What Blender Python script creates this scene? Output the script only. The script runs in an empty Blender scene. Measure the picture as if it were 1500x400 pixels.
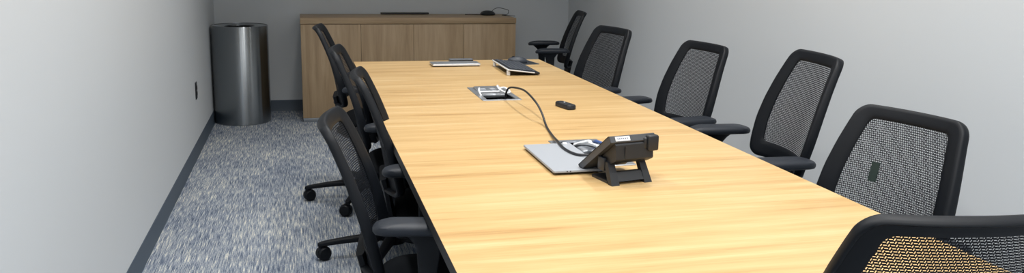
import bpy, bmesh, math
import numpy as np
from mathutils import Vector, Matrix

C = bpy.context.scene.collection
PI = math.pi
R = math.radians

# ------------------------------------------------------------------ materials
def new_mat(name):
    m = bpy.data.materials.new(name); m.use_nodes = True
    nt = m.node_tree; b = nt.nodes['Principled BSDF']
    return m, nt, b

def srgb(r, g, b):
    f = lambda c: ((c/255+.055)/1.055)**2.4 if c > 10 else c/255/12.92
    return (f(r), f(g), f(b), 1)

def plain(name, col, rough=.5, metal=0., bump=0., bscale=300., spec=.5, var=0.):
    m, nt, b = new_mat(name)
    b.inputs['Base Color'].default_value = col
    b.inputs['Roughness'].default_value = rough
    b.inputs['Metallic'].default_value = metal
    b.inputs['Specular IOR Level'].default_value = spec
    tc = nt.nodes.new('ShaderNodeTexCoord')
    n = nt.nodes.new('ShaderNodeTexNoise'); n.inputs['Scale'].default_value = bscale
    nt.links.new(tc.outputs['Object'], n.inputs['Vector'])
    if bump:
        bp = nt.nodes.new('ShaderNodeBump'); bp.inputs['Strength'].default_value = bump
        bp.inputs['Distance'].default_value = .001
        nt.links.new(n.outputs['Fac'], bp.inputs['Height']); nt.links.new(bp.outputs['Normal'], b.inputs['Normal'])
    if var:
        mx = nt.nodes.new('ShaderNodeMix'); mx.data_type = 'RGBA'
        mx.inputs[6].default_value = tuple(c*(1-var) for c in col[:3])+(1,)
        mx.inputs[7].default_value = tuple(c*(1+var) for c in col[:3])+(1,)
        nt.links.new(n.outputs['Fac'], mx.inputs[0]); nt.links.new(mx.outputs[2], b.inputs['Base Color'])
    return m

def wood(name, stops, axis, rough, fine=150., coarse=14., stretch=.07, spec=.5):
    """straight grained veneer; axis = direction the grain runs in (0 x, 2 z)"""
    m, nt, b = new_mat(name)
    N = nt.nodes; L = nt.links
    tc = N.new('ShaderNodeTexCoord')
    def band(scale, st, detail, dist):
        mp = N.new('ShaderNodeMapping')
        s = [scale]*3; s[axis] = scale*st
        mp.inputs['Scale'].default_value = s
        L.new(tc.outputs['Object'], mp.inputs['Vector'])
        n = N.new('ShaderNodeTexNoise'); n.inputs['Scale'].default_value = 1
        n.inputs['Detail'].default_value = detail; n.inputs['Roughness'].default_value = .6
        n.inputs['Distortion'].default_value = dist
        L.new(mp.outputs['Vector'], n.inputs['Vector'])
        return n.outputs['Fac']
    a = band(coarse, stretch, 5, .4); c = band(fine, .02, 3, 0); d = band(3.2, .25, 2, .3)
    m1 = N.new('ShaderNodeMath'); m1.operation = 'MULTIPLY_ADD'; m1.inputs[1].default_value = .6
    m2 = N.new('ShaderNodeMath'); m2.operation = 'MULTIPLY_ADD'; m2.inputs[1].default_value = .22
    m3 = N.new('ShaderNodeMath'); m3.operation = 'MULTIPLY'; m3.inputs[1].default_value = .18
    L.new(d, m3.inputs[0]); L.new(c, m2.inputs[0]); L.new(m3.outputs[0], m2.inputs[2])
    L.new(a, m1.inputs[0]); L.new(m2.outputs[0], m1.inputs[2])
    r = N.new('ShaderNodeValToRGB')
    els = r.color_ramp.elements
    els[0].position, els[0].color = stops[0]
    els[1].position, els[1].color = stops[-1]
    for p, col in stops[1:-1]:
        e = els.new(p); e.color = col
    L.new(m1.outputs[0], r.inputs['Fac']); L.new(r.outputs['Color'], b.inputs['Base Color'])
    bp = N.new('ShaderNodeBump'); bp.inputs['Strength'].default_value = .06; bp.inputs['Distance'].default_value = .001
    L.new(c, bp.inputs['Height']); L.new(bp.outputs['Normal'], b.inputs['Normal'])
    b.inputs['Roughness'].default_value = rough; b.inputs['Specular IOR Level'].default_value = spec
    return m

def mesh_fabric(name, col):
    """open basket weave: staggered slots between the strands, in UV metres"""
    m, nt, b = new_mat(name)
    N = nt.nodes; L = nt.links
    b.inputs['Base Color'].default_value = col; b.inputs['Roughness'].default_value = .6; b.inputs['Specular IOR Level'].default_value = .2
    uv = N.new('ShaderNodeUVMap'); uv.uv_map = 'UVMap'
    sp = N.new('ShaderNodeSeparateXYZ'); L.new(uv.outputs['UV'], sp.inputs[0])
    def M(op, a, bb=None, c=None):
        n = N.new('ShaderNodeMath'); n.operation = op
        for i, v in enumerate((a, bb, c)):
            if v is None: continue
            if isinstance(v, (int, float)): n.inputs[i].default_value = v
            else: L.new(v, n.inputs[i])
        return n.outputs[0]
    A, H = .0128, .0064
    vr = M('DIVIDE', sp.outputs['Y'], H)
    row = M('FLOOR', vr); fv = M('FRACT', vr)
    uu = M('FRACT', M('ADD', M('MULTIPLY', row, .28), M('DIVIDE', sp.outputs['X'], A)))
    dv = M('ABSOLUTE', M('SUBTRACT', fv, .5))
    h = M('MULTIPLY', M('LESS_THAN', M('ABSOLUTE', M('SUBTRACT', uu, .27)), .26), M('LESS_THAN', dv, .245))
    sl = M('MULTIPLY', M('SUBTRACT', fv, .5), .09)
    v = M('MULTIPLY', M('LESS_THAN', M('ABSOLUTE', M('SUBTRACT', M('SUBTRACT', uu, .76), sl)), .125), M('LESS_THAN', dv, .46))
    hole = M('MAXIMUM', h, v)
    tr = N.new('ShaderNodeBsdfTransparent'); mx = N.new('ShaderNodeMixShader')
    L.new(hole, mx.inputs[0]); L.new(b.outputs[0], mx.inputs[1]); L.new(tr.outputs[0], mx.inputs[2])
    L.new(mx.outputs[0], N['Material Output'].inputs['Surface'])
    return m

def carpet_mat():
    m, nt, b = new_mat('loop_carpet')
    N = nt.nodes; L = nt.links
    tc = N.new('ShaderNodeTexCoord')
    def noise(sx, sy, detail=3, rough=.6):
        mp = N.new('ShaderNodeMapping'); mp.inputs['Scale'].default_value = (sx, sy, 1)
        L.new(tc.outputs['Object'], mp.inputs['Vector'])
        n = N.new('ShaderNodeTexNoise'); n.inputs['Scale'].default_value = 1; n.inputs['Detail'].default_value = detail
        n.inputs['Roughness'].default_value = rough
        L.new(mp.outputs['Vector'], n.inputs['Vector']); return n.outputs['Fac']
    a = noise(260, 10, 2); c = noise(90, 4, 3, .6); d = noise(2.6, 1.6, 2); e = noise(130, 190, 2)
    def M(op, x, y, z=None):
        n = N.new('ShaderNodeMath'); n.operation = op
        for i, v in enumerate((x, y, z)):
            if v is None: continue
            if isinstance(v, (int, float)): n.inputs[i].default_value = v
            else: L.new(v, n.inputs[i])
        return n.outputs[0]
    s = M('MULTIPLY_ADD', a, .52, M('MULTIPLY_ADD', c, .24, M('MULTIPLY_ADD', d, .12, M('MULTIPLY', e, .24))))
    r = N.new('ShaderNodeValToRGB'); el = r.color_ramp.elements
    el[0].position = .44; el[0].color = CARPET[0]
    el[1].position = .68; el[1].color = CARPET[3]
    x = el.new(.52); x.color = CARPET[1]
    x = el.new(.60); x.color = CARPET[2]
    L.new(s, r.inputs['Fac']); L.new(r.outputs['Color'], b.inputs['Base Color'])
    b.inputs['Roughness'].default_value = .95; b.inputs['Specular IOR Level'].default_value = .1
    bp = N.new('ShaderNodeBump'); bp.inputs['Strength'].default_value = .5; bp.inputs['Distance'].default_value = .004
    L.new(a, bp.inputs['Height']); L.new(bp.outputs['Normal'], b.inputs['Normal'])
    return m

def steel_mat():
    m, nt, b = new_mat('brushed_steel')
    N = nt.nodes; L = nt.links
    tc = N.new('ShaderNodeTexCoord'); mp = N.new('ShaderNodeMapping'); mp.inputs['Scale'].default_value = (3, 3, 420)
    L.new(tc.outputs['Object'], mp.inputs['Vector'])
    n = N.new('ShaderNodeTexNoise'); n.inputs['Scale'].default_value = 1; n.inputs['Detail'].default_value = 3
    L.new(mp.outputs['Vector'], n.inputs['Vector'])
    mr = N.new('ShaderNodeMapRange'); mr.inputs[3].default_value = .22; mr.inputs[4].default_value = .26
    L.new(n.outputs['Fac'], mr.inputs[0]); L.new(mr.outputs[0], b.inputs['Roughness'])
    b.inputs['Base Color'].default_value = (.31, .33, .345, 1); b.inputs['Metallic'].default_value = 1
    b.inputs['Anisotropic'].default_value = 1; b.inputs['Anisotropic Rotation'].default_value = .25
    t = N.new('ShaderNodeTangent'); t.direction_type = 'RADIAL'; t.axis = 'Z'
    L.new(t.outputs[0], b.inputs['Tangent'])
    return m

CARPET = [srgb(72, 83, 104), srgb(117, 127, 143), srgb(163, 169, 176), srgb(228, 224, 208)]
M_wall = plain('painted_wall', srgb(213, 217, 220), .75, bump=.15, bscale=260, spec=.3)
M_ceil = plain('ceiling_paint', srgb(225, 225, 222), .9)
M_base = plain('rubber_baseboard', srgb(72, 84, 97), .55)
M_carpet = carpet_mat()
M_table = wood('honey_oak', [(.32, srgb(166, 129, 81)), (.42, srgb(188, 153, 102)), (.52, srgb(198, 165, 114)), (.66, srgb(211, 182, 135))], 0, .36, fine=170, coarse=22)
M_cred = wood('walnut_veneer', [(.30, srgb(142, 117, 88)), (.46, srgb(165, 140, 108)), (.56, srgb(175, 150, 118)), (.70, srgb(188, 165, 134))], 2, .45, fine=190, coarse=26)
M_credtop = wood('walnut_top', [(.30, srgb(142, 117, 88)), (.46, srgb(165, 140, 108)), (.56, srgb(175, 150, 118)), (.70, srgb(188, 165, 134))], 0, .45, fine=190, coarse=26)
M_alu = plain('satin_aluminium', srgb(176, 180, 184), .35, 1.)
M_steel = steel_mat()
M_dark = plain('dark_liner', srgb(16, 17, 18), .7)
M_edge = plain('dark_edge', srgb(16, 15, 14), .5)
M_under = plain('table_underside', srgb(12, 12, 13), .7)
M_plastic = plain('black_plastic', srgb(11, 15, 21), .5, spec=.25, bump=.1, bscale=900)
M_rim = plain('charcoal_plastic', srgb(34, 39, 46), .38, bump=.1, bscale=900)
M_pad = plain('arm_pad_rubber', srgb(30, 35, 43), .5, spec=.35, bump=.1, bscale=700)
M_fabric = plain('seat_fabric', srgb(13, 16, 20), .9, spec=.1, bump=.5, bscale=900)
M_mesh = mesh_fabric('woven_mesh', srgb(24, 27, 33))
M_tag = plain('green_tag', srgb(16, 36, 30), .6, var=.4, bscale=220)
M_silver = plain('silver_metal', srgb(186, 190, 196), .32, .85)
M_satin = plain('satin_silver', srgb(160, 164, 170), .5, .25)
M_white = plain('white_plastic', srgb(226, 228, 230), .4)
M_grey = plain('grey_plastic', srgb(92, 98, 106), .45)
M_phone = plain('phone_plastic', srgb(30, 32, 36), .45, bump=.08, bscale=900)
M_phonelight = plain('phone_side', srgb(64, 66, 70), .45)
M_ink = plain('label_ink', srgb(120, 126, 140), .6)
M_blue = plain('blue_cable', srgb(60, 86, 140), .45)
M_key = plain('key_plastic', srgb(52, 58, 68), .42)

# ------------------------------------------------------------------ mesh helpers
class MB:
    def __init__(s): s.v = []; s.f = []; s.m = []; s.uv = {}
    def add(s, vs, fs, mi=0):
        o = len(s.v); s.v += [tuple(map(float, p)) for p in vs]
        for f in fs: s.f.append([i+o for i in f]); s.m.append(mi)
        return o
    def bm(s, bm, mi=0):
        bm.verts.ensure_lookup_table(); bm.verts.index_update()
        s.add([v.co[:] for v in bm.verts], [[v.index for v in f.verts] for f in bm.faces], mi); bm.free()
    def box(s, lo, hi, bev=.004, mi=0, seg=2, M=None):
        bm = bmesh.new(); bmesh.ops.create_cube(bm, size=1)
        c = [(a+b)/2 for a, b in zip(lo, hi)]; d = [b-a for a, b in zip(lo, hi)]
        for v in bm.verts: v.co = Vector([v.co[i]*d[i]+c[i] for i in range(3)])
        if bev: bmesh.ops.bevel(bm, geom=bm.edges[:], offset=min(bev, min(d)*.45), segments=seg, affect='EDGES', profile=.5)
        if M is not None: bmesh.ops.transform(bm, matrix=M, verts=bm.verts)
        s.bm(bm, mi)
    def loft(s, rings, cap0=True, cap1=True, mi=0, closed=True):
        n = len(rings[0]); vs = [p for r in rings for p in r]; fs = []
        for j in range(len(rings)-1):
            for i in range(n if closed else n-1):
                k = (i+1) % n
                fs.append((j*n+i, j*n+k, (j+1)*n+k, (j+1)*n+i))
        if cap0: fs.append(tuple(reversed(range(n))))
        if cap1: fs.append(tuple((len(rings)-1)*n+i for i in range(n)))
        s.add(vs, fs, mi)
    def lathe(s, prof, n=48, c=(0, 0), mi=0, cap0=True, cap1=True):
        s.loft([[(c[0]+r*math.cos(2*PI*i/n), c[1]+r*math.sin(2*PI*i/n), z) for i in range(n)] for r, z in prof], cap0, cap1, mi)
    def tube(s, pts, r, n=10, mi=0):
        P = [Vector(p) for p in pts]; rings = []; up = Vector((0, 0, 1))
        rr = r if isinstance(r, (list, tuple)) else [r]*len(P)
        prev = None
        for i, p in enumerate(P):
            t = (P[min(i+1, len(P)-1)]-P[max(i-1, 0)]).normalized()
            if prev is None:
                a = t.orthogonal().normalized()
            else:
                a = (prev - t*prev.dot(t)).normalized()
            prev = a; b = t.cross(a)
            rings.append([p+rr[i]*(math.cos(2*PI*k/n)*a+math.sin(2*PI*k/n)*b) for k in range(n)])
        s.loft(rings, mi=mi)
    def build(s, name, mats, parent=None, smooth=True, loc=None, rotz=0, angle=40):
        me = bpy.data.meshes.new(name); me.from_pydata(s.v, [], s.f)
        mats = mats if isinstance(mats, (list, tuple)) else [mats]
        for m in mats: me.materials.append(m)
        me.polygons.foreach_set('material_index', s.m)
        bm = bmesh.new(); bm.from_mesh(me); bmesh.ops.recalc_face_normals(bm, faces=bm.faces)
        for e in bm.edges:
            if len(e.link_faces) == 2 and e.calc_face_angle(0) > R(angle): e.smooth = False
        for f in bm.faces: f.smooth = smooth
        bm.to_mesh(me); bm.free()
        o = bpy.data.objects.new(name, me); C.objects.link(o)
        if parent: o.parent = parent
        if loc: o.location = loc
        o.rotation_euler.z = rotz
        return o

def spline(pts, n=8):
    P = [np.array(p, float) for p in pts]; P = [2*P[0]-P[1]]+P+[2*P[-1]-P[-2]]; out = []
    for i in range(1, len(P)-2):
        for k in range(n):
            t = k/n; a, b, c, d = P[i-1:i+3]
            out.append(.5*((2*b)+(c-a)*t+(2*a-5*b+4*c-d)*t*t+(3*b-a-3*c+d)*t**3))
    out.append(P[-2]); return [tuple(p) for p in out]

def rrect(w, h, r, n=6, cx=0, cy=0):
    """rounded rectangle outline, counter clockwise"""
    out = []
    for (sx, sy, a0) in ((1, 1, 0), (-1, 1, 90), (-1, -1, 180), (1, -1, 270)):
        for k in range(n+1):
            a = R(a0+90*k/n)
            out.append((cx+sx*(w-r)+r*math.cos(a), cy+sy*(h-r)+r*math.sin(a)))
    return out

def thing(name, label, cat, loc=(0, 0, 0), rotz=0, group=None):
    o = bpy.data.objects.new(name, None); C.objects.link(o); o.empty_display_size = .1
    o.location = loc; o.rotation_euler = (0, 0, rotz)
    o['label'] = label; o['category'] = cat
    if group: o['group'] = group
    return o
def tag(o, label, cat, group=None):
    o['label'] = label; o['category'] = cat
    if group: o['group'] = group
    return o
def struct(o): o['kind'] = 'structure'; return o

# ------------------------------------------------------------------ room
XL, XR, YB, YF, ZC = -.7163, 2.4218, 7.51, -1.3, 2.75
T = .12
def slab(name, lo, hi, mat):
    m = MB(); m.box(lo, hi, 0); return struct(m.build(name, mat, smooth=False))
slab('floor', (XL-T, YF-T, -.1), (XR+T, YB+T, 0), M_carpet)
slab('ceiling', (XL-T, YF-T, ZC), (XR+T, YB+T, ZC+.1), M_ceil)
slab('wall_left', (XL-T, YF, 0), (XL, YB, ZC), M_wall)
slab('wall_right', (XR, YF, 0), (XR+T, YB, ZC), M_wall)
slab('wall_back', (XL-T, YB, 0), (XR+T, YB+T, ZC), M_wall)
slab('wall_front', (XL-T, YF-T, 0), (XR+T, YF, ZC), M_wall)
def baseboard(name, a, b, nrm):
    prof = [(0, 0), (.012, 0), (.0095, .008), (.006, .016), (.005, .088), (.003, .0953), (0, .0953)]
    m = MB(); a = Vector(a); b = Vector(b); nrm = Vector(nrm)
    m.loft([[a+nrm*p+Vector((0, 0, z)) for p, z in prof], [b+nrm*p+Vector((0, 0, z)) for p, z in prof]])
    return struct(m.build(name, M_base))
baseboard('baseboard_left', (XL, YF, 0), (XL, YB, 0), (1, 0, 0))
baseboard('baseboard_right', (XR, YF, 0), (XR, YB, 0), (-1, 0, 0))
baseboard('baseboard_back', (XL, YB, 0), (XR, YB, 0), (0, -1, 0))

# wall outlet on the left wall
t = thing('wall_outlet', 'dark grey outlet plate low on the white wall near the steel bin', 'outlet', (XL, 6.01, .432))
m = MB(); m.loft([[(x, a, b) for a, b in rrect(w, h, .006)] for x, w, h in ((0, .036, .058), (.004, .036, .058), (.0065, .033, .055))])
m.build('cover_plate', M_rim, t)
for s in (1, -1):
    m = MB(); m.loft([[(x, a, b) for a, b in rrect(.017, .014, .008, cy=s*.02)] for x in (.006, .009)])
    for dy in (-.006, .006): m.box((.0085, dy-.0012, s*.02-.005), (.0095, dy+.0012, s*.02+.004), 0)
    m.build('socket', M_dark, t)

# ------------------------------------------------------------------ waste bin
t = thing('waste_bin', 'tall round brushed steel bin with open top in the room corner', 'bin', (-.488, 7.1, 0))
m = MB(); r = .2205
m.lathe([(r-.004, .0), (r, .004), (r, .785), (r-.003, .789), (r-.008, .789), (r-.008, .01)], 96, cap1=False, cap0=False)
m.build('body', M_steel, t)
m = MB(); m.lathe([(r-.0085, .768), (r-.0085, .786), (.125, .781), (.118, .778), (.115, .74)], 96, cap0=False, cap1=False)
m.build('lid_ring', M_steel, t)
m = MB(); m.lathe([(.112, .775), (.110, .2), (.0, .2)], 64, cap0=False, cap1=False); m.build('inner_liner', M_dark, t)
m = MB(); m.lathe([(r-.012, .002), (r-.012, .014)], 64); m.build('base_ring', M_dark, t)

# ------------------------------------------------------------------ credenza
CX0, CX1, CYF, CYB, CH = -.0106, 1.7745, 6.945, 7.44, .852
t = thing('credenza', 'low wooden credenza with four plain doors against the back wall', 'cabinet', ((CX0+CX1)/2, (CYF+CYB)/2, 0))
ox, oy = (CX0+CX1)/2, (CYF+CYB)/2
def cbox(name, lo, hi, mat, bev=.001):
    m = MB(); m.box((lo[0]-ox, lo[1]-oy, lo[2]), (hi[0]-ox, hi[1]-oy, hi[2]), bev); return m.build(name, mat, t)
cbox('body', (CX0, CYF+.020, .034), (CX1, CYB, .803), M_cred)
cbox('plinth', (CX0+.002, CYF+.004, 0), (CX1-.002, CYB, .034), M_alu)
cbox('worktop', (CX0-.002, CYF-.002, .806), (CX1+.002, CYB, CH), M_credtop, .0015)
edges = [CX0, .468, .900, 1.321, CX1]
for i in range(4):
    cbox('door', (edges[i]+.0015, CYF, .036), (edges[i+1]-.0015, CYF+.019, .8015), M_cred, .0008)

# slim bar lying at the back of the worktop
t = thing('soundbar', 'slim flat black bar lying at the back of the credenza top', 'soundbar', (.88, 7.39, CH))
m = MB(); m.loft([[(x, a, b) for a, b in rrect(.022, .0075, .004, cy=.0085)] for x in (-.21, .21)]); m.build('bar_body', M_phone, t)
for s in (-1, 1):
    m = MB(); m.box((s*.15-.02, -.015, 0), (s*.15+.02, .015, .002), 0); m.build('foot', M_dark, t)

# conference puck with cable on the credenza
t = thing('speakerphone', 'small domed black puck with looping cable on the credenza right end', 'speakerphone', (1.605, 7.30, CH))
m = MB(); m.lathe([(.05, 0), (.066, .004), (.068, .012), (.058, .026), (.040, .036), (.02, .040), (.0, .041)], 40, cap1=False); m.build('body', M_phone, t)
m = MB(); m.tube(spline([(.03, .0, .03), (.07, .02, .055), (.11, .03, .062), (.16, .03, .052), (.195, .03, .04), (.19, .02, .012), (.17, 0, .004), (.12, -.05, .003), (.21, -.16, .003)], 6), .0026, 8)
m.build('cable', M_phone, t)
m = MB(); m.tube(spline([(-.06, .0, .006), (-.10, .03, .0035), (-.16, .05, .003), (-.20, .02, .003)], 6), .003, 8); m.build('lead', M_phone, t)

# ------------------------------------------------------------------ conference table
TX0, TX1, TY0, TY1, TZ = .2929, 1.437, 1.24, 5.03, .74
t = thing('conference_table', 'long honey oak conference table with black underside in the middle of the room', 'table', ((TX0+TX1)/2, (TY0+TY1)/2, 0))
ox, oy = (TX0+TX1)/2, (TY0+TY1)/2
WELLS = [(.861, 3.773), (.915, 2.56)]
WX, WY = .082, .180
def tabletop():
    m = MB()
    xs = sorted({TX0, TX1} | {a for w in WELLS for a in (w[0]-WX, w[0]+WX)})
    ys = sorted({TY0, TY1} | {a for w in WELLS for a in (w[1]-WY, w[1]+WY)})
    def hole(i, j):
        cx, cy = (xs[i]+xs[i+1])/2, (ys[j]+ys[j+1])/2
        return any(abs(cx-w[0]) < WX and abs(cy-w[1]) < WY for w in WELLS)
    nx, ny = len(xs), len(ys)
    V = [(x-ox, y-oy, TZ) for y in ys for x in xs]
    # top with the wells cut out, walls of each well
    F = [(j*nx+i, j*nx+i+1, (j+1)*nx+i+1, (j+1)*nx+i) for j in range(ny-1) for i in range(nx-1) if not hole(i, j)]
    m.add(V, F, 0)
    for w in WELLS:
        c = [(w[0]+a*WX-ox, w[1]+b*WY-oy) for a, b in ((-1, -1), (1, -1), (1, 1), (-1, 1))]
        m.loft([[(x, y, TZ) for x, y in c], [(x, y, TZ-.034) for x, y in c]], False, False, 2)
    rect = lambda d, z: [(TX0+d-ox, TY0+d-oy, z), (TX1-d-ox, TY0+d-oy, z), (TX1-d-ox, TY1-d-oy, z), (TX0+d-ox, TY1-d-oy, z)]
    m.loft([rect(0, TZ), rect(-.0008, TZ-.001), rect(-.0008, TZ-.030)], False, False, 1)
    m.loft([rect(0, TZ-.030), rect(.045, TZ-.033)], False, False, 2)
    r0 = rect(.045, TZ-.033)
    V = [(x-ox, y-oy, TZ-.033) for y in ys for x in xs]
    for k, (x, y, z) in enumerate(V):
        a = min(max(x+ox, TX0+.045), TX1-.045)-ox; b = min(max(y+oy, TY0+.045), TY1-.045)-oy
        V[k] = (a, b, z)
    m.add(V, F, 2)
    return m
o = tabletop().build('tabletop', [M_table, M_edge, M_under], t, smooth=False)
for y in (2.05, 4.35):
    m = MB(); m.box((-.28, y-oy-.22, .03), (.28, y-oy+.22, TZ-.0335), .006); m.build('pedestal', M_under, t)
    m = MB(); m.box((-.31, y-oy-.26, 0), (.31, y-oy+.26, .03), .006); m.build('foot_plate', M_under, t)
m = MB(); m.box((-.02, 2.27-oy, .25), (.02, 4.13-oy, .68), .003); m.build('spine_panel', M_under, t)

def cable_well(name, label, wx, wy, kind):
    t = thing(name, label, 'cable well', (wx, wy, TZ), 0, 'cable wells in the table top')
    m = MB()
    out = rrect(WX+.008, WY+.008, .006); inn = rrect(WX-.016, WY-.016, .004)
    m.loft([[(x, y, z) for x, y in o_] for o_, z in ((out, .0004), (out, .002), (rrect(WX+.007, WY+.007, .005), .003), (inn, .003), (inn, -.002))], False, False)
    m.build('frame', M_silver, t)
    m = MB(); b = rrect(WX-.010, WY-.010, .004); bb = rrect(WX-.012, WY-.012, .004)
    m.loft([[(x, y, -.001) for x, y in b], [(x, y, -.11) for x, y in bb]], False, True); m.build('tray', M_dark, t)
    return t
w = cable_well('cable_well', 'open silver cable well with white cable loops and black lead rising out', *WELLS[0], 0)
m = MB()
M0 = Matrix.Translation((0, .075, .004)) @ Matrix.Rotation(R(6), 4, 'X')
m.box((-.064, -.08, -.014), (.064, .085, .0), .003, 0, M=M0); m.build('power_module', M_silver, w)
for k, x in enumerate((-.03, .015)):
    m = MB(); m.loft([[(x+a, .09+b, z) for a, b in rrect(.012, .022, .005)] for z in (.000, .0085, .010)]); m.build('socket', M_satin, w)
m = MB(); m.tube([(-.068, -.012, .012), (.03, -.012, .012)], .005, 10); m.build('hinge_bar', M_white, w)
m = MB(); m.tube(spline([(-.070, -.06, .002), (-.075, -.03, .02), (-.066, .01, .026), (-.055, .03, .012)], 5), .004, 8); m.build('white_cable', M_white, w)
m = MB(); m.tube(spline([(.055, .10, .012), (.03, .05, .03), (.028, -.01, .022), (.05, -.045, .012), (.075, -.02, .012), (.06, .03, .024), (.03, .02, .02)], 6), .0042, 8); m.build('white_cable', M_white, w)
w = cable_well('cable_well', 'half covered cable well full of loose cables beside the desk phone', *WELLS[1], 1)
m = MB(); m.box((-.02, .05, -.03), (.06, .15, -.006), .004); m.build('power_module', M_silver, w)
m = MB(); m.tube(spline([(.0, .16, -.01), (.03, .10, .014), (.02, .04, .018), (.045, -.02, .012), (.05, -.08, -.02)], 6), .007, 8); m.build('white_cable', M_white, w)
m = MB(); m.tube(spline([(.06, .15, -.01), (.05, .08, .018), (.062, .02, .016), (.04, -.05, .0)], 6), .006, 8); m.build('blue_cable', M_blue, w)
m = MB(); m.tube(spline([(-.02, .15, -.02), (-.005, .07, .012), (.03, .0, .014), (.02, -.06, -.02)], 6), .006, 8); m.build('white_cable', M_silver, w)

# metal cover slid off the near well
t = thing('well_cover', 'flat silver metal cover plate lying half over the cable well by the desk phone', 'cover plate', (.792, 2.474, TZ+.0033), 0)
m = MB(); m.loft([[(x, y, z) for x, y in rrect(a, b, .006)] for a, b, z in ((.080, .176, .004), (.082, .178, .005), (.082, .178, .010), (.081, .177, .0113))]); m.build('plate', M_satin, t)
m = MB(); m.box((-.074, -.170, 0), (.074, .170, .0045), .001); m.build('under_frame', M_dark, t)
for x in (-.04, -.03):
    m = MB(); m.lathe([(.002, 0), (.002, .001)], 12)
    o = m.build('screw', M_dark, t, loc=(x, -.1772, .0078)); o.rotation_euler = (R(90), 0, 0)
m = MB(); m.lathe([(.009, 0), (.009, .006), (.007, .008)], 16); m.build('knob', M_white, t, loc=(.055, .15, .0112))

# far silver box
t = thing('silver_tablet', 'flat silver closed laptop lying square to the far end of the table', 'laptop', (.862, 4.80, TZ))
m = MB(); m.loft([[(x, y, z) for x, y in rrect(a, b, .01)] for a, b, z in ((.138, .060, .004), (.141, .063, .006), (.141, .063, .015), (.139, .061, .017))]); m.build('lid', M_silver, t)
m = MB(); m.box((-.134, -.057, 0), (.134, .057, .005), .002); m.build('base_shell', M_dark, t)
m = MB(); m.box((-.138, -.0655, .006), (.138, -.062, .0155), .001); m.build('front_edge', M_white, t)
t = thing('flat_case', 'thin dark grey slab resting behind the silver laptop', 'case', (.925, 4.945, TZ))
m = MB(); m.loft([[(x, y, z) for x, y in rrect(a, b, .008)] for a, b, z in ((.07, .022, 0), (.072, .024, .002), (.072, .024, .018), (.07, .022, .020))]); m.build('shell', M_grey, t)
m = MB(); m.box((-.07, -.0245, .006), (.07, -.0235, .014), 0); m.build('seam', M_dark, t)

# keyboard
ka = math.atan2(4.80-4.36, 1.06-1.03)
t = thing('keyboard', 'black keyboard propped on white rear feet near the far corner of the table', 'keyboard', (1.162, 4.55, TZ), R(-1))
KW, KL = .088, .215      # half width across, half length along
tilt = Matrix.Translation((KW, 0, .004)) @ Matrix.Rotation(R(7), 4, 'Y') @ Matrix.Translation((-KW, 0, 0))
m = MB(); m.box((-KW, -KL, 0), (KW, KL, .012), .004, 0, M=tilt); m.build('case', M_phone, t)
m = MB(); m.box((-KW-.003, -KL-.002, .002), (-KW+.003, KL, .010), .002, M=tilt); m.box((-KW, -KL-.003, .004), (KW-.03, -KL+.001, .010), .002, M=tilt); m.build('edge_trim', M_white, t)
for y in (-.19, .17):
    m = MB(); m.box((-KW-.002, y-.012, .0), (-KW+.014, y+.012, .026), .003); m.build('foot', M_white, t)
m = MB()
for r_ in range(6):
    n = 18
    for k in range(n):
        y0 = -KL+.015+k*(2*KL-.03)/n; x0 = -KW+.012+r_*.025
        m.box((x0, y0+.0015, .0115), (x0+.021, y0+(2*KL-.03)/n-.0015, .017), .002, seg=1, M=tilt)
m.build('keys', M_key, t)

# mouse and mat
t = thing('mouse_mat', 'small dark mouse mat at the far right corner of the table', 'mouse mat', (1.285, 4.885, TZ), R(8))
m = MB(); m.loft([[(x, y, z) for x, y in rrect(.075, .11, .008)] for z in (.0, .003)]); m.build('mat', M_grey, t)
m = MB(); m.loft([[(x, y, z) for x, y in rrect(.070, .105, .006)] for z in (.003, .0036)]); m.build('cloth_top', M_rim, t)
t = thing('mouse', 'dark rounded computer mouse sitting on the mat next to the keyboard', 'mouse', (1.255, 4.855, TZ+.0037), R(75))
m = MB()
prof = [(0, .92), (.25, 1.0), (.55, .93), (.8, .72), (.95, .4), (1.0, .08)]
m.loft([[(.036*s*math.cos(a)*(1+.08*math.sin(a)), .060*s*math.sin(a)+.004*z, .036*z) for a in [2*PI*i/32 for i in range(32)]] for z, s in prof]); m.build('shell', M_key, t)
m = MB(); m.lathe([(.011, -.004), (.012, 0), (.011, .004)], 20); o = m.build('scroll_wheel', M_dark, t, loc=(0, .026, .028)); o.rotation_euler = (0, R(90), 0)

# remote
t = thing('remote', 'small black pill shaped remote lying alone on the oak table', 'remote', (1.088, 3.375, TZ), R(12))
m = MB(); m.loft([[(x, y, z) for x, y in rrect(a, b, a*.8)] for a, b, z in ((.019, .060, 0), (.022, .063, .003), (.022, .063, .015), (.019, .060, .020), (.014, .053, .0215))]); m.build('body', M_phone, t)
m = MB(); m.lathe([(.004, 0), (.004, .0015), (.003, .002)], 16); m.build('button', M_white, t, loc=(.002, .012, .0212))
m = MB(); m.lathe([(.012, 0), (.012, .001)], 24); m.build('control_ring', M_rim, t, loc=(.0, -.03, .0212))

# ------------------------------------------------------------------ desk phone
PX, PY, PR = .905, 2.178, R(11)
t = thing('desk_phone', 'black desk phone on an angled stand with a white sticker on its back', 'phone', (PX, PY, TZ), PR)
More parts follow.
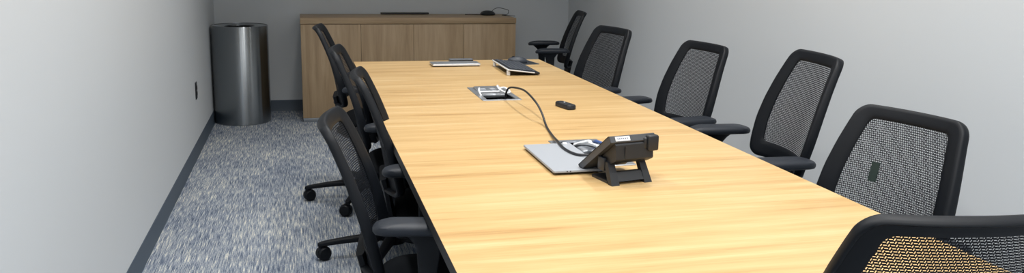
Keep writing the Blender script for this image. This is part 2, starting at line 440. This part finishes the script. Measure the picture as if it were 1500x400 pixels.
# local: +Y towards the phone's front (away from the camera), X across
def sect(x, pts): return [(x, a, b) for a, b in pts]
W = .073
slabp = [(.146, .0158), (.164, .0158), (.171, .021), (.169, .0245), (.008, .1415), (.003, .1415), (-.0065, .1265), (-.005, .1235)]
m = MB(); m.loft([sect(-W-.001, slabp), sect(-W-.003, slabp), sect(W+.003, slabp)]); m.build('front_slab', M_phonelight, t, smooth=False)
hous = [(-.004, .1212), (-.009, .117), (-.012, .076), (-.008, .071), (.018, .058), (.078, .058), (.082, .0585)]
m = MB(); m.loft([sect(-.060, hous), sect(.066, hous)])
m.box((-.03, -.0135, .078), (-.026, -.0115, .112), 0); m.build('rear_housing', M_phone, t, smooth=False)
m = MB(); st = Matrix.Translation((-.034, -.0022, .1345)) @ Matrix.Rotation(math.atan2(.0095, .015), 4, 'X').inverted()
m.box((-.024, -.0008, -.0068), (.024, .0004, .0068), 0, M=st)
for i_ in range(6): m.box((-.018+i_*.0062, -.0012, -.0022), (-.014+i_*.0062, -.0007, .0022), 0, 1, M=st)
m.build('sticker', [M_white, M_ink], t)
# camera block at the top corner
m = MB(); m.box((.044, -.020, .094), (.080, .014, .140), .006, seg=3); m.box((.034, -.012, .100), (.048, .016, .134), .006, seg=3); m.build('camera_block', M_phone, t)
# stand: two splayed legs and a cross bar
for s in (-1, 1):
    m = MB()
    x0, x1 = (-.066, -.044) if s < 0 else (.040, .060)
    b0, b1 = (-.069, -.043) if s < 0 else (.042, .067)
    m.loft([[(b0, -.012, 0), (b1, -.012, 0), (b1, .010, 0), (b0, .010, 0)],
            [(x0, .022, .062), (x1, .022, .062), (x1, .042, .062), (x0, .042, .062)]])
    m.build('leg', M_phone, t)
m = MB(); m.loft([[(x, y, z) for y, z in ((-.006, .010), (.006, .010), (.022, .034), (.010, .034))] for x in (-.05, .05)]); m.build('cross_bar', M_phone, t)
m = MB(); m.loft([[(x, y, z) for y, z in ((.02, .0), (.105, .0), (.108, .007), (.02, .008))] for x in (-.066, .066)]); m.build('base_plate', M_phone, t)
m = MB(); m.box((-.070, .035, .034), (-.0605, .070, .072), .002); m.build('port_cover', M_rim, t)

# black lead arching from the far well to the near one
m = MB()
m.tube(spline([(.890, 3.655, .690), (.890, 3.652, .735), (.89, 3.640, .765), (.89, 3.585, .797), (.89, 3.449, .818), (.89, 3.301, .827), (.89, 3.142, .809), (.895, 3.07, .778), (.885, 2.97, .7465), (.858, 2.80, .748), (.835, 2.67, .7590), (.824, 2.55, .7592), (.838, 2.47, .7592), (.872, 2.45, .7600), (.905, 2.47, .748), (.922, 2.51, .70)], 8), .0042, 12)
tag(m.build('power_lead', M_phone), 'black cable arching over the table between the two cable wells', 'cable')

# ------------------------------------------------------------------ office chair
ZB = [.50, .56, .62, .70, .78, .86, .93, .978]
YP = [-.143, -.149, -.1545, -.168, -.188, -.2135, -.2405, -.262]
HW = [.190, .204, .218, .226, .220, .206, .190, .178]
def yprof(z): return float(np.interp(z, *SM_Y))
def hw(z): return float(np.interp(z, *SM_W))
_z = np.linspace(.45, 1.0, 221)
def smooth(ys):
    y = np.interp(_z, ZB, ys); y[_z > .978] = ys[-1]+(_z[_z > .978]-.978)*((ys[-1]-ys[-2])/(.048))
    k = np.ones(17)/17; yp = np.pad(y, 8, mode='reflect', reflect_type='odd'); return np.convolve(yp, k, 'valid')
SM_Y = (_z, smooth(YP)); SM_W = (_z, smooth(HW))
ZLO, ZHI = .555, .978
def surf(u, z, off=0.):
    """point of the back shell: u in half widths, z height, off along the normal (front +)"""
    v = (z-ZLO)/(ZHI-ZLO); c = .027+.035*(1-v)
    w = hw(z); y = yprof(z)+c*abs(u)**2.2
    dy = (yprof(z+.004)-yprof(z-.004))/.008; du = 2.2*c*u*abs(u)**.2/w
    n = Vector((-du, 1, -dy)).normalized()
    return (u*w+n.x*off, y+n.y*off, z+n.z*off)
def loop(inset_side, inset_top, inset_bot, rad, n=9, m=14):
    """rounded outline in (u, z)"""
    pts = []
    zt, zb = ZHI-inset_top, ZLO+inset_bot
    def cor(sx, top, a0):
        z0 = zt-rad if top else zb+rad
        for k in range(n+1):
            a = R(a0+90*k/n); z = z0+rad*math.sin(a)
            w = hw(z0); 
            x = sx*(hw(z)-inset_side-rad)+rad*math.cos(a)
            pts.append((x/hw(z), z))
    def line(p, q):
        for k in range(1, m):
            f = k/m; pts.append((p[0]+(q[0]-p[0])*f, p[1]+(q[1]-p[1])*f))
    cor(1, True, 0); a = pts[-1]
    i = len(pts); cor(-1, True, 90); seg = pts[i:]; del pts[i:]; line(a, seg[0]); pts.extend(seg); a = pts[-1]
    def side(sx, za, zb_):
        for k in range(1, m):
            z = za+(zb_-za)*k/m; pts.append((sx*(hw(z)-inset_side)/hw(z), z))
    side(-1, zt-rad, zb+rad)
    cor(-1, False, 180); a = pts[-1]
    i = len(pts); cor(1, False, 270); seg = pts[i:]; del pts[i:]; line(a, seg[0]); pts.extend(seg)
    side(1, zb+rad, zt-rad)
    return pts

def build_chair():
    t = thing('office_chair', 'x', 'chair', (0, 0, 0), 0, 'black mesh office chairs around the conference table')
    up = []      # parts that rise with the seat
    lo = []
    # frame of the back
    outer = loop(0, 0, 0, .036); inner = loop(.056, .040, .06, .016)
    sec = [(0, .0028), (.03, .0042), (.3, .006), (.7, .008), (.9, .0075), (.97, .005), (1, .0), (1, -.010), (.97, -.0165), (.90, -.019), (.80, -.0165), (.76, -.010), (.74, -.004), (.3, -.0035), (.03, -.0035), (0, -.0028)]
    rings = []
    for tt, off in sec:
        ring = []
        for a, b in zip(inner, outer):
            z = a[1]+(b[1]-a[1])*tt
            k = 1+.35*min(1, max(0, (.93-z)/.25)) if off < -.005 else 1      # the rim deepens towards the seat
            ring.append(surf(a[0]+(b[0]-a[0])*tt, z, off*k))
        rings.append(ring)
    rings.append(rings[0])
    m = MB(); m.loft(rings, False, False)
    fr = m.build('backrest_frame', M_plastic, t, angle=60); up.append(fr)
    # mesh panel, front and back face of the weave
    me = bpy.data.meshes.new('backrest_mesh'); V = []; F = []; UV = []
    NU, NV = 28, 28
    for off in (.0007, -.0007):
        o0 = len(V)
        for j in range(NV+1):
            z = ZLO+.056+(ZHI-.036-ZLO-.056)*j/NV
            wi = hw(z)-.052
            for i in range(NU+1):
                a = -wi+2*wi*i/NU
                V.append(surf(a/hw(z), z, off)); UV.append((a+1, z*1.03))
        for j in range(NV):
            for i in range(NU):
                k = o0+j*(NU+1)+i; F.append((k, k+1, k+NU+2, k+NU+1))
    me.from_pydata(V, [], F); me.materials.append(M_mesh)
    l = me.uv_layers.new(name='UVMap')
    for lp in me.loops: l.data[lp.index].uv = UV[lp.vertex_index]
    for p in me.polygons: p.use_smooth = True
    o = bpy.data.objects.new('backrest_mesh', me); C.objects.link(o); o.parent = t; up.append(o)
    # support that carries the back
    m = MB()
    path = spline([(0, .02, .405), (0, -.08, .405), (0, -.124, .422), (0, -.140, .48), (0, -.151, .55), (0, -.163, .60)], 5)
    rings = []
    for i, p in enumerate(path):
        a = Vector(path[max(i-1, 0)]); b = Vector(path[min(i+1, len(path)-1)]); tg = (b-a).normalized(); nn = Vector((1, 0, 0)).cross(tg)
        f = i/(len(path)-1); w = .05+.03*math.sin(f*PI)+(.06*f*f); th = .013
        rings.append([Vector(p)+Vector((1, 0, 0))*x*w+nn*y*th for x, y in rrect(1, 1, .45, 3)])
    m.loft(rings); o = m.build('back_support', M_plastic, t); up.append(o)
    # seat
    m = MB(); cy = .105
    lev = [(.82, .4, 0), (.93, .405, 0), (.985, .42, 0), (1.0, .44, .0), (.985, .457, .0), (.93, .467, 0), (.80, .472, 0), (.5, .468, 0), (.2, .464, 0)]
    rings = []
    for s, z, _ in lev:
        ring = []
        for x, y in rrect(.245*s, .225*s, .10*s, 8):
            d = -.022*max(0, (y-.08)/.16)**2 if y > .08 else 0
            ring.append((x, y+cy, z+d+.012*(x/.245)**2*(1 if z > .45 else 0)))
        rings.append(ring)
    m.loft(rings); o = m.build('seat', M_fabric, t); up.append(o)
    # mechanism
    m = MB(); m.loft([[(x, y, z) for x, y in rrect(a, b, .03, 4, cy=.0)] for a, b, z in ((.05, .08, .355), (.075, .12, .365), (.085, .14, .385), (.10, .16, .402))]); o = m.build('tilt_mechanism', M_plastic, t); up.append(o)
    m = MB(); m.tube([(.06, .05, .385), (.22, .05, .383), (.27, .05, .385)], [.006, .006, .010], 8); o = m.build('height_lever', M_plastic, t); up.append(o)
    # arms
    for s in (-1, 1):
        m = MB(); rings = []
        for x, y, z, a, b in ((.10, .04, .395, .035, .010), (.20, .04, .393, .034, .011), (.255, .035, .398, .030, .013), (.288, .03, .425, .027, .014), (.297, .028, .47, .025, .014), (.293, .026, .56, .026, .014), (.286, .03, .625, .034, .016), (.284, .035, .648, .055, .024), (.284, .035, .664, .075, .030)):
            rings.append((x, y, z, a, b))
        rr = []
        for i, (x, y, z, a, b) in enumerate(rings):
            p0 = rings[max(i-1, 0)]; p1 = rings[min(i+1, len(rings)-1)]
            d = Vector((p1[0]-p0[0], 0, p1[2]-p0[2])).normalized(); n = Vector((d.z, 0, -d.x))
            if i >= 6: n = Vector((1, 0, 0))
            ring = [Vector((x, y, z))+n*q*b+Vector((0, 1, 0))*p*a for p, q in rrect(1, 1, .4, 3)]
            rr.append([(s*v.x, v.y, v.z) for v in ring])
        m.loft(rr); arm = m.build('armrest', M_plastic, t); up.append(arm)
        m = MB(); rr = []
        for sc, z in ((.90, .664), (.97, .667), (1, .673), (1, .680), (.96, .687), (.84, .691), (.5, .693), (.15, .6935)):
            ring = []
            for x, y in rrect(.045*sc, .128*sc, .040*sc, 8):
                dz = -.012*max(0, (y-.03)/.1)**2 - .004*max(0, (-y-.06)/.07)**2
                ring.append((s*(x+.284)+0, y+.012, z+dz))
            rr.append(ring)
        m.loft(rr); m.build('arm_pad', M_pad, arm)
    # column and hub
    m = MB(); m.lathe([(.028, .07), (.028, .23), (.025, .235), (.016, .236), (.016, .37)], 28); o = m.build('gas_lift', M_plastic, t); lo.append(o)
    m = MB(); m.lathe([(.03, .068), (.05, .072), (.056, .085), (.052, .118), (.036, .128), (.03, .128)], 32); o = m.build('base_hub', M_plastic, t); lo.append(o)
    RB = .33
    for k in range(5):
        m = MB(); rr = []
        for d, z, a, b in ((.035, .102, .026, .017), (.12, .100, .022, .015), (.22, .092, .018, .013), (RB-.03, .082, .016, .011), (RB, .077, .015, .010), (RB+.014, .075, .009, .007)):
            rr.append([(d, x*a, z+y*b) for x, y in rrect(1, 1, .5, 3)])
        m.loft(rr)
        m.lathe([(.010, .052), (.012, .07)], 12, c=(RB, 0))
        leg = m.build('base_leg', M_plastic, t, rotz=2*PI*k/5)
        m = MB()
        for s in (-1, 1):
            prof = [(.012, .003), (.026, .003), (.031, .007), (.032, .013), (.031, .019), (.026, .024), (.010, .025)]
            n = 28
            m.loft([[(r_*math.cos(2*PI*i/n)-.012, s*h, .0325+r_*math.sin(2*PI*i/n)) for i in range(n)] for r_, h in prof])
        hood = []
        for y in (-.010, .010):
            hood.append([(.034*math.cos(R(a))-.012, y, .0325+.034*math.sin(R(a))) for a in range(-10, 191, 20)]+[(-.03, y, .0325), (.006, y, .0325)])
        m.loft(hood)
        m.lathe([(.008, .05), (.009, .072)], 12)
        m.build('caster', M_plastic, leg, loc=(RB, 0, 0), rotz=R(25+60*k))
    return t

proto = build_chair()
UPPER = ('backrest', 'back_support', 'seat', 'tilt', 'height', 'armrest')
def copy_tree(o, parent=None):
    c = o.copy(); C.objects.link(c); c.parent = parent
    for ch in list(o.children): copy_tree(ch, c)
    return c
#        x     y    rot   dz   swivel of the base, label
CHAIRS = [
 (1.500, 2.005, 103.5, -.032, 0, 0, 'black mesh chair with a small dark green tag on its backrest mesh'),
 (1.60, 2.73, 82.5, .066, -.040, 20, 'tall black mesh chair standing between the green tagged chair and the next one along'),
 (1.655, 3.66, 96.8, 0, -.015, 50, 'black mesh chair beside the right wall, the one level with the small black remote'),
 (1.473, 4.406, 100.7, .011, -.005, 10, 'black mesh chair beside the right wall, the one level with the keyboard and mouse'),
 (1.874, 6.262, 80.4, -.020, .025, 30, 'black mesh chair seen side on in the corner past the table end, by the credenza'),
 (1.114, 1.357, -9.7, -.010, 0, 0, 'black mesh chair at the near head of the table, its back closest to the camera'),
 (.314, 2.345, -97.8, -.052, .063, 40, 'black mesh chair on the bin side of the table, nearest in its row'),
 (.438, 3.020, -94.7, -.020, 0, 15, 'black mesh chair on the bin side, second in its row, tucked closest to the table'),
 (.384, 3.698, -96.6, -.007, 0, 0, 'black mesh chair on the bin side of the table, third in its row'),
 (.333, 4.659, -94.9, .008, -.008, 0, 'black mesh chair on the bin side of the table, fourth in row, nearest the credenza'),
]
SWIVEL_WORLD = {8: 177, 9: 176}     # where one base leg points
roots = []
for i in range(len(CHAIRS)): roots.append(proto if i == 0 else copy_tree(proto))
for i, (x, y, rz, dz, da, sw, lab) in enumerate(CHAIRS):
    r = roots[i]; r.location = (x, y, 0); r.rotation_euler = (0, 0, R(rz)); r['label'] = lab
    legs = 0
    for ch in r.children:
        if ch.name.startswith(UPPER): ch.location.z = dz+(da if ch.name.startswith('armrest') else 0)
        if ch.name.startswith('base_leg'):
            a0 = (SWIVEL_WORLD[i]-rz) if i in SWIVEL_WORLD else sw
            ch.rotation_euler.z = R(a0)+2*PI*legs/5; legs += 1
# tag on the mesh of the first chair
m = MB(); V = []
for off in (.0022, .0040):
    V.append([surf(a/hw(z), z, off) for a, z in [(.060+x, .757+y) for x, y in rrect(.0135, .029, .002, 3)]])
m.loft(V); m.build('mesh_tag', M_tag, roots[0])

# ------------------------------------------------------------------ lights
def spot(x, y, e, ang=128, col=(1, .99, .965)):
    l = bpy.data.lights.new('downlight', 'SPOT'); l.energy = e; l.spot_size = R(ang); l.spot_blend = .8
    l.shadow_soft_size = .07; l.color = col
    o = bpy.data.objects.new('downlight', l); C.objects.link(o); o.location = (x, y, ZC-.02); return o
for y, e, a in ((.0, 54, 124), (1.4, 56, 124), (2.8, 56, 124), (4.2, 54, 120), (5.5, 42, 108)):
    for x in (.22, 1.50): spot(x, y, e, a)
l = bpy.data.lights.new('added_fill', 'AREA'); l.shape = 'RECTANGLE'; l.size = 2.4; l.size_y = 4.6; l.energy = 44; l.color = (.96, .98, 1)  # added soft fill below the ceiling to brighten walls, not a room fixture
o = bpy.data.objects.new('added_fill', l); C.objects.link(o); o.location = (.85, 1.4, ZC-.03)
w = bpy.data.worlds.new('world'); bpy.context.scene.world = w; w.use_nodes = True
w.node_tree.nodes['Background'].inputs[0].default_value = (.5, .5, .5, 1); w.node_tree.nodes['Background'].inputs[1].default_value = .05

# ------------------------------------------------------------------ camera
f, cyp = 1226.42, 172.47
pitch, yaw, roll = .1921, .2474, .0173
fwd = Vector((math.sin(yaw)*math.cos(pitch), math.cos(yaw)*math.cos(pitch), -math.sin(pitch)))
right = Vector((math.cos(yaw), -math.sin(yaw), 0)); upv = right.cross(fwd)
r2 = math.cos(roll)*right+math.sin(roll)*upv; u2 = -math.sin(roll)*right+math.cos(roll)*upv
cam = bpy.data.cameras.new('camera'); co = bpy.data.objects.new('camera', cam); C.objects.link(co)
Mx = Matrix((r2, u2, -fwd)).transposed().to_4x4(); Mx.translation = (0, 0, 1.38); co.matrix_world = Mx
cam.sensor_width = 36; cam.sensor_fit = 'HORIZONTAL'; cam.lens = f/1500*36
cam.shift_y = -(200-cyp)/1500; cam.clip_start = .05
sc = bpy.context.scene; sc.camera = co
sc.view_settings.view_transform = 'Standard'; sc.view_settings.look = 'None'
sc.view_settings.exposure = .3; sc.view_settings.gamma = 1; sc.view_settings.use_curve_mapping = False
sc.cycles.max_bounces = 10; sc.cycles.transparent_max_bounces = 24
